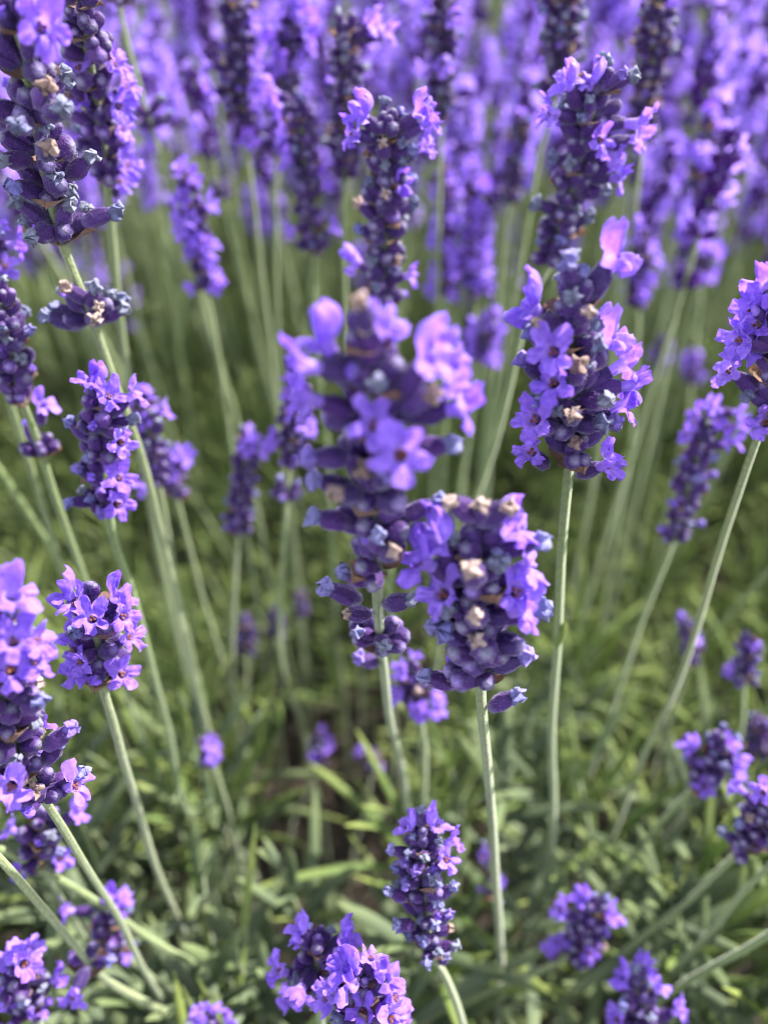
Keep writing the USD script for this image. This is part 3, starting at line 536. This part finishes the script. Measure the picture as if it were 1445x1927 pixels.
stalk('faint dusky lavender spike against the green right of the hooded-flower stalk', (1242, 700), (1245, 630), .42, 28, [(1235, 800)], k=.75, seed=51, pf=.1, hi=False)
stalk('faint pink-violet lavender tuft near the flower-chained stalk', (1300, 730), (1305, 670), .44, 26, [(1290, 820)], k=.7, seed=52, pf=.3, hi=False)
stalk('tiny pinkish lavender head with a rusty middle, low in the middle', (697, 1455), (697, 1410), .34, 16, [(680, 1560), (640, 1700)], k=.7, seed=53, pf=.08, pd=.3, hi=False, lm='the tiny rusty head')
stalk('tiny lilac lavender head left of the tiny rusty head', (598, 1430), (602, 1375), .34, 18, [(570, 1500), (540, 1580)], k=.65, seed=54, pf=.12, hi=False, lm='the tiny lilac head')
stalk('single violet flower tuft on a grey-green stem in the lower left middle', (402, 1440), (395, 1385), .27, 15, [(430, 1530), (460, 1640)], k=.75, seed=55, pf=.1, flowers=[(398, 1400, 5, 'c'), (400, 1425, 5, 'c')], hi=False, dense=.6, lm='the single violet tuft')
stalk('loose lavender head behind the pale lower left stem, with flowers to either side', (75, 1625), (95, 1530), .20, 22, [(120, 1700)], k=.85, seed=56, pf=.02, dense=.7, flowers=[(152, 1520, 1, 'u'), (112, 1618, 5, 'c'), (20, 1560, 2), (40, 1640, 4)], lm='the loose head behind the pale stem')
stalk('sparse dark lavender whorls crossing behind the pale lower left stem', (225, 1790), (205, 1700), .225, 22, [(270, 1830), (330, 1890)], k=.85, seed=57, pf=.02, dense=.7, flowers=[(215, 1690, 1, 'u'), (130, 1715, 2), (240, 1790, 4)], dried=[(170, 1745, 4)], lm='the sparse dark whorls')
stalk('small violet flowers on a thin stem behind the sharp plump-budded stalk\'s stem', (930, 1690), (918, 1600), .26, 24, [(940, 1800)], k=.55, seed=58, pf=0, pk=0, dense=.5, spacing=14, flowers=[(912, 1612, 2), (942, 1662, 3)], hi=False, lm='the small flowers on a thin stem')
stalk('violet lavender tip just showing at the bottom edge left of the ruffled head', (395, 2010), (392, 1925), .22, 24, [(400, 2080)], k=.8, seed=59, pf=.3, lm='the violet tip at the bottom edge')

# ------------------------------------------------------------------ leafy shoots of the plant, each leaf a part
def leaf_piece(rs, base, dirv, up, L, W, curl):
    n, m = 8, 7; R = frame(dirv, up); v, t = [], []
    side = rs.normal(0, .12)
    for i in range(n):
        s = i / (n - 1); hw = W * 0.5 * (0.45 + 0.55 * math.sin(math.pi * min(1, .12 + .80 * s))) * (1 if s < .85 else math.sqrt(max(0.04, 1 - ((s - .85) / .15) ** 2)))
        bend = curl * s * s * L
        for j in range(m):                                   # a closed strip with rolled edges and a mid groove
            a = j / m * 2 * math.pi; x = math.cos(a); y = math.sin(a)
            v.append([(-bend + 0.26 * hw * y - 0.25 * hw * (x * x) + 0.1 * hw), hw * x + side * s * s * L * .6, L * s * (1 - .18 * curl * s)]); t.append(s)
    f = grid_faces(n, m); cap = np.array([[(n - 1) * m, (n - 1) * m + j, (n - 1) * m + j + 1] for j in range(1, m - 1)])
    return Piece(np.array(v), np.vstack([f, cap]), np.array(t)).moved(R, base)
def shift_rnd(p, r):
    return Piece(p.v, p.f, np.stack([np.full(len(p.t), r), p.t], 1), p.n)
def make_shoot(seed, H=0.25, merge=False, leaf=None, tall=1.0):
    leaf = leaf or LEAF
    rs = np.random.RandomState(5000 + seed); path_ = None if merge else thing('leafy_shoot', (0, 0, 0)); bag = []
    bx, by = rs.normal(0, .018, 2)
    P = catmull([[0, 0, -.004], [bx * .3, by * .3, H * .35], [bx, by, H * .7], [bx * 1.5 + rs.normal(0, .006), by * 1.5 + rs.normal(0, .006), H]], 26)
    sp = tube(P, .0017, .0008, 7)
    if merge: bag.append(shift_rnd(sp, rs.rand()))
    else: put(path_, 'stem', sp, STEM, rs.rand())
    arc = arc_of(P); z = H; node = 0; ph = rs.uniform(0, 3)
    while z > H * 0.36 and node < 10:
        c = np.array([np.interp(z / H * arc[-1], arc, P[:, q]) for q in range(3)])
        big = min(1.0, 0.35 + node * 0.2)
        for sg in (0, math.pi):
            a = ph + sg + rs.normal(0, .25); tl = math.radians((14 + 26 * min(1, node / 4)) / tall + rs.normal(0, 10))
            d = np.array([math.sin(tl) * math.cos(a), math.sin(tl) * math.sin(a), math.cos(tl)])
            lf = leaf_piece(rs, c, d, np.array([0, 0, 1.0]) if node else np.array([math.cos(a), math.sin(a), .2]), rs.uniform(.036, .060) * tall * big, rs.uniform(.0030, .0043) * (0.9 if tall > 1 else 1.25) * (.6 + .4 * big), rs.normal(.12, .16))
            if merge: bag.append(shift_rnd(lf, rs.rand()))
            else: put(path_, 'leaf', lf, leaf, rs.rand())
        ph += math.pi / 2; node += 1; z -= rs.uniform(.010, .020) * (.5 + .5 * big)
    return join(bag) if merge else path_
def canopy(x, y):
    h = 0.245 + 0.042 * float(np.clip(1 - (y - .12) / .16, 0, 1)) - 0.065 * float(np.clip((y - .17) / .13, 0, 1)) + 0.05 * (meshkit.noise(np.array([x * 14 + 5, y * 14 + 2, 0.5]), 3) - .5)
    return float(h - 0.05 * max(0, y - .7))
def in_gap(u, v, d):
    if d > .62: return False
    return ((u - 645) / 185) ** 2 + ((v - 1560) / 260) ** 2 < 1 or ((u - 510) / 75) ** 2 + ((v - 1400) / 100) ** 2 < 1
rs = np.random.RandomState(77)
spots = []
for k in range(60000):
    x, y = rs.uniform(-.75, .75), rs.uniform(-.12, 1.0)
    if abs(x) > .22 + .45 * max(0, y): continue
    if all((x - a) ** 2 + (y - b) ** 2 > .0195 ** 2 for a, b, _ in spots[-400:]) and all((x - a) ** 2 + (y - b) ** 2 > .0195 ** 2 for a, b, _ in spots):
        z = canopy(x, y); u, v, d = proj([x, y, z])
        if d < .20 or any(in_gap(*proj([x, y, q])) for q in (z + .035, z, z * .75, z * .5)): continue
        spots.append((x, y, z))
    if len(spots) > 1150: break
def show(sp):
    u, v, d = proj(sp); return d + (1.0 if (u < -60 or u > 1500 or v > 2080) else 0)
spots.sort(key=show)
back = [i for i, q in enumerate(spots[:210]) if q[1] > .2][:5]
for n, i in enumerate(back): spots[9 + n], spots[i] = spots[i], spots[9 + n]
protos, ORD = [], ['', 'second ', 'third ', 'fourth ', 'fifth ', 'sixth ', 'seventh ', 'eighth ', 'ninth ', 'tenth ', 'eleventh ', 'twelfth ', 'thirteenth ', 'fourteenth ', 'fifteenth ']
NAMED = [l for l in LANDMARKS if l[3]]
_bins = {}
def where(p, what):
    """A label that tells one shoot or far stalk by the named stalk it stands next to."""
    u, v, _ = proj(p)
    j = min(range(len(NAMED)), key=lambda q: (NAMED[q][0] - u) ** 2 + (NAMED[q][1] - v) ** 2); L = NAMED[j]
    du, dv = u - L[0], v - L[1]
    side = ('right of' if du > 0 else 'left of') if abs(du) > abs(dv) else ('below' if dv > 0 else 'above')
    return (what, side, L[2]), math.hypot(du, dv)
def label_all(rows, group, cat):
    bins = {}
    for path_, p, what in rows:
        key, dist = where(p, what); bins.setdefault(key, []).append((dist, path_))
    for (what, side, l), xs in bins.items():
        for i, (_, path_) in enumerate(sorted(xs)):
            o = ORD[min(i, len(ORD) - 1)]
            tag(stage.GetPrimAtPath(path_), f'{o}nearest {what} {side} {l}', cat, group)
rows = []; N_SHOOT = 210
for i, (x, y, z) in enumerate(spots[:N_SHOOT]):
    sc = z / .25; tl = (rs.normal(0, 4.5) , rs.normal(0, 4.5) + x * 25)
    if i < 14:                                           # the first nine sage-grey kinds stand in front, five fresher kinds behind
        p = make_shoot(i, leaf=LEAF if i < 9 else LEAF_BRIGHT, tall=1.0 if i < 9 else 1.25); protos.append(p); xf = UsdGeom.Xform(stage.GetPrimAtPath(p)); xf.ClearXformOpOrder()
        xf.AddTransformOp(opSuffix='place').Set(Gf.Matrix4d().SetScale(sc) * Gf.Matrix4d().SetTranslate(Gf.Vec3d(x, y, 0)))
    else:
        p = dup(protos[rs.randint(9) if y < .17 + .05 * rs.normal() else 9 + rs.randint(5)], 'leafy_shoot', (x, y, 0), rs.uniform(0, 6.28), tl, sc)
    rows.append((p, (x, y, z), 'leafy shoot'))
label_all(rows, 'leafy grey-green shoots between the stems', 'lavender shoot')
def instancer(name, sources, places, label, cat):
    """sources: lists of (name, piece, material), one list for each kind of plant."""
    path = numbered('/World', name); pi = UsdGeom.PointInstancer.Define(stage, path); rel = pi.CreatePrototypesRel()
    for i, bits in enumerate(sources):
        q = f'{path}/plant_{i:03d}'; UsdGeom.Xform.Define(stage, q); rel.AddTarget(q)
        for nm, pc, m in bits: put(q, nm, pc, m)
    qs = []
    for (p, rz, tl, sc) in places:
        r = Gf.Rotation(Gf.Vec3d(0, 0, 1), math.degrees(rz)) * Gf.Rotation(Gf.Vec3d(1, 0, 0), tl[0]) * Gf.Rotation(Gf.Vec3d(0, 1, 0), tl[1])
        qs.append(Gf.Quath(r.GetQuat()))
    pi.CreateProtoIndicesAttr(Vt.IntArray([int(rs.randint(len(sources))) for _ in places]))
    pi.CreatePositionsAttr(Vt.Vec3fArray([Gf.Vec3f(*map(float, p)) for p, _, _, _ in places]))
    pi.CreateOrientationsAttr(Vt.QuathArray(qs)); pi.CreateScalesAttr(Vt.Vec3fArray([Gf.Vec3f(float(sc)) for _, _, _, sc in places]))
    tag(pi.GetPrim(), label, cat, kind='stuff')
places = [((x, y, 0), rs.uniform(0, 6.28), (rs.normal(0, 5), rs.normal(0, 5) + x * 25), z / .25) for x, y, z in spots[N_SHOOT:]]
for k in range(1500):
    y = rs.uniform(.9, 3.0); x = rs.uniform(-1, 1) * (.5 + .55 * y); places.append(((x, y, 0), rs.uniform(0, 6.28), (rs.normal(0, 12), rs.normal(0, 12)), rs.uniform(.7, 1.0)))
for k in range(260):
    x = rs.choice([-1, 1]) * rs.uniform(.3, .7); y = rs.uniform(-.2, .6); places.append(((x, y, 0), rs.uniform(0, 6.28), (rs.normal(0, 12), rs.normal(0, 12)), rs.uniform(.75, 1.0)))
instancer('lavender_foliage', [[('foliage', make_shoot(i + 20, merge=True, tall=1.55), LEAF_BRIGHT)] for i in range(9)], places, 'dense narrow grey-green lavender foliage under and behind the flower stalks', 'foliage')

def stem_leaf(name, st, u, v, d, lean, L, W, m):
    q = stage.GetPrimAtPath(st); foot = np.array(q.GetAttribute('xformOp:translate').Get())
    put(st, name, leaf_piece(np.random.RandomState(5), at(u, v, d) - foot, unit(np.array(lean)), np.array([1.0, 0, .2]), L, W, .1), m, .9)
stem_leaf('small_leaf', '/World/lavender_stalk_002', 1046, 1218, .192, (.25, .1, .9), .0085, .0036, LEAF_BRIGHT)
def litter():
    rs = np.random.RandomState(31); bag = []
    for k in range(420):
        x, y = rs.uniform(-.35, .35), rs.uniform(.02, .6); a = rs.uniform(0, 6.28)
        bag.append(shift_rnd(leaf_piece(rs, np.array([x, y, .012 + .02 * rs.rand()]), unit(np.array([math.cos(a), math.sin(a), rs.normal(0, .25)])), np.array([0, 0, 1.0]), rs.uniform(.02, .045), .0034, rs.normal(0, .3)), rs.rand()))
    tag(stage.GetPrimAtPath(put('/World', 'leaf_litter', join(bag), cloth_like('dry_leaf', (0.16, 0.11, 0.07), (0.24, 0.18, 0.12), (0.10, 0.07, 0.05), trans=.15))), 'dry brown fallen leaves on the dark soil under the plants', 'leaf litter', kind='stuff')
litter()
# ------------------------------------------------------------------ the massed stalks at the back
def make_far(seed, Hz, merge=False):
    rs = np.random.RandomState(7000 + seed); path_ = None if merge else thing('lavender_stalk', (0, 0, 0)); L = rs.uniform(.040, .060)
    b = rs.normal(0, .012, 2)
    P = catmull([[0, 0, -.004], [b[0] * .4, b[1] * .4, Hz * .5], [b[0], b[1], Hz], [b[0] * 1.12, b[1] * 1.12, Hz + L]], 40); arc = arc_of(P)
    i0 = np.abs(P[:, 2] - Hz).argmin(); s0 = arc[i0]; cv = lambda s: np.array([np.interp(s0 + s, arc, P[:, q]) for q in range(3)])
    buds, rings = head(rs, cv, L, .92, 7.2, 1.0, .9)
    if seed % 3 == 0: 
        c = cv(-.016); buds += whorl(rs, c, np.array([0, 0, 1.0]), RIGHT, 5, 2, .9, 0., 64)
    pf = (.16, .32, .42)[seed % 3]; items = []
    for p, dv, up, sc in buds:
        x = rs.rand(); items.append(['flower' if x < pf else 'grey' if x < pf + .04 else 'bud', p, dv, up, sc * 1.05, rs.rand()])
    sp = tube(P[:-1], .0011, .0009, 6)
    if merge:
        bb, ff = [], []
        for state, p, d, up, sc, rnd in items:
            R = frame(d, up); bb.append(shift_rnd(CAL[False][rs.randint(10)].moved(R, p, sc), rnd))
            if state == 'flower': ff.append(shift_rnd(COR[False][rs.randint(12)].moved(R, p + d * 4 * MM * sc, sc), rnd))
        return [('stem', sp, STEM_SOFT), ('buds', join(bb), BUD_SOFT), ('flowers', join(ff), PETAL_SOFT)]
    put(path_, 'stem', sp, STEM, rs.rand())
    write_bits(np.zeros(3), path_, items, rings, False, merge=True)
    return path_
LIM_U = [-300, 0, 180, 260, 440, 520, 640, 800, 900, 1000, 1150, 1300, 1445, 1800]
LIM_V = [420, 420, 400, 250, 230, 320, 430, 430, 400, 400, 450, 520, 500, 500]
heads = []
for k in range(200000):
    y = rs.uniform(.26, 1.0); x = rs.uniform(-.55, .55) * (.4 + y); z = rs.uniform(.29, .44)
    u, v, d = proj([x, y, z])
    if d < .29 or u < -90 or u > 1540 or v < -110 or v > np.interp(u, LIM_U, LIM_V) + 25 * rs.normal() + 90 * rs.rand() ** 3: continue
    if any((x - a) ** 2 + (y - b) ** 2 < .0145 ** 2 for a, b, _ in heads): continue
    heads.append((x, y, z))
    if len(heads) >= 235: break
heads.sort(key=lambda h: proj(h)[2])
HZ = [.27, .295, .32, .345, .37, .395, .42, .33, .36]
fars, rows = [], []
for i, h in enumerate(HZ):                           # the first of each kind stands where its own height fits
    q = min(range(i, len(heads)), key=lambda q: abs(heads[q][2] - h)); heads[i], heads[q] = heads[q], heads[i]
for i, (x, y, z) in enumerate(heads):
    if i < len(HZ):
        p = make_far(i, HZ[i]); fars.append(p); xf = UsdGeom.Xform(stage.GetPrimAtPath(p)); xf.ClearXformOpOrder()
        xf.AddTransformOp(opSuffix='place').Set(Gf.Matrix4d().SetTranslate(Gf.Vec3d(x, y, 0))); j = i
    else:
        j = int(np.argmin([abs(h - z) + .03 * rs.rand() for h in HZ])); p = dup(fars[j], 'lavender_stalk', (x, y, 0), rs.uniform(0, 6.28), (rs.normal(0, 5), x * 14 + rs.normal(0, 6)), z / HZ[j])
    rows.append((p, (x, y, z), ('dark-budded soft lavender stalk', 'soft-focus lavender stalk', 'violet-flowered soft lavender stalk')[j % 3]))
label_all(rows, 'blurred lavender stalks massed at the back', 'lavender stalk')
places = []
for k in range(1650):
    y = .58 + 2.4 * rs.rand() ** 1.4; x = rs.uniform(-1, 1) * (.45 + .55 * y)
    if proj([x, y, .36])[1] > 330: continue
    places.append(((x, y, 0), rs.uniform(0, 6.28), (rs.normal(0, 8), rs.normal(0, 8)), rs.uniform(.8, 1.14)))
instancer('far_lavender', [make_far(i + 30, h, True) for i, h in enumerate(HZ)], places, 'far mass of violet lavender melting into one blur', 'lavender field')
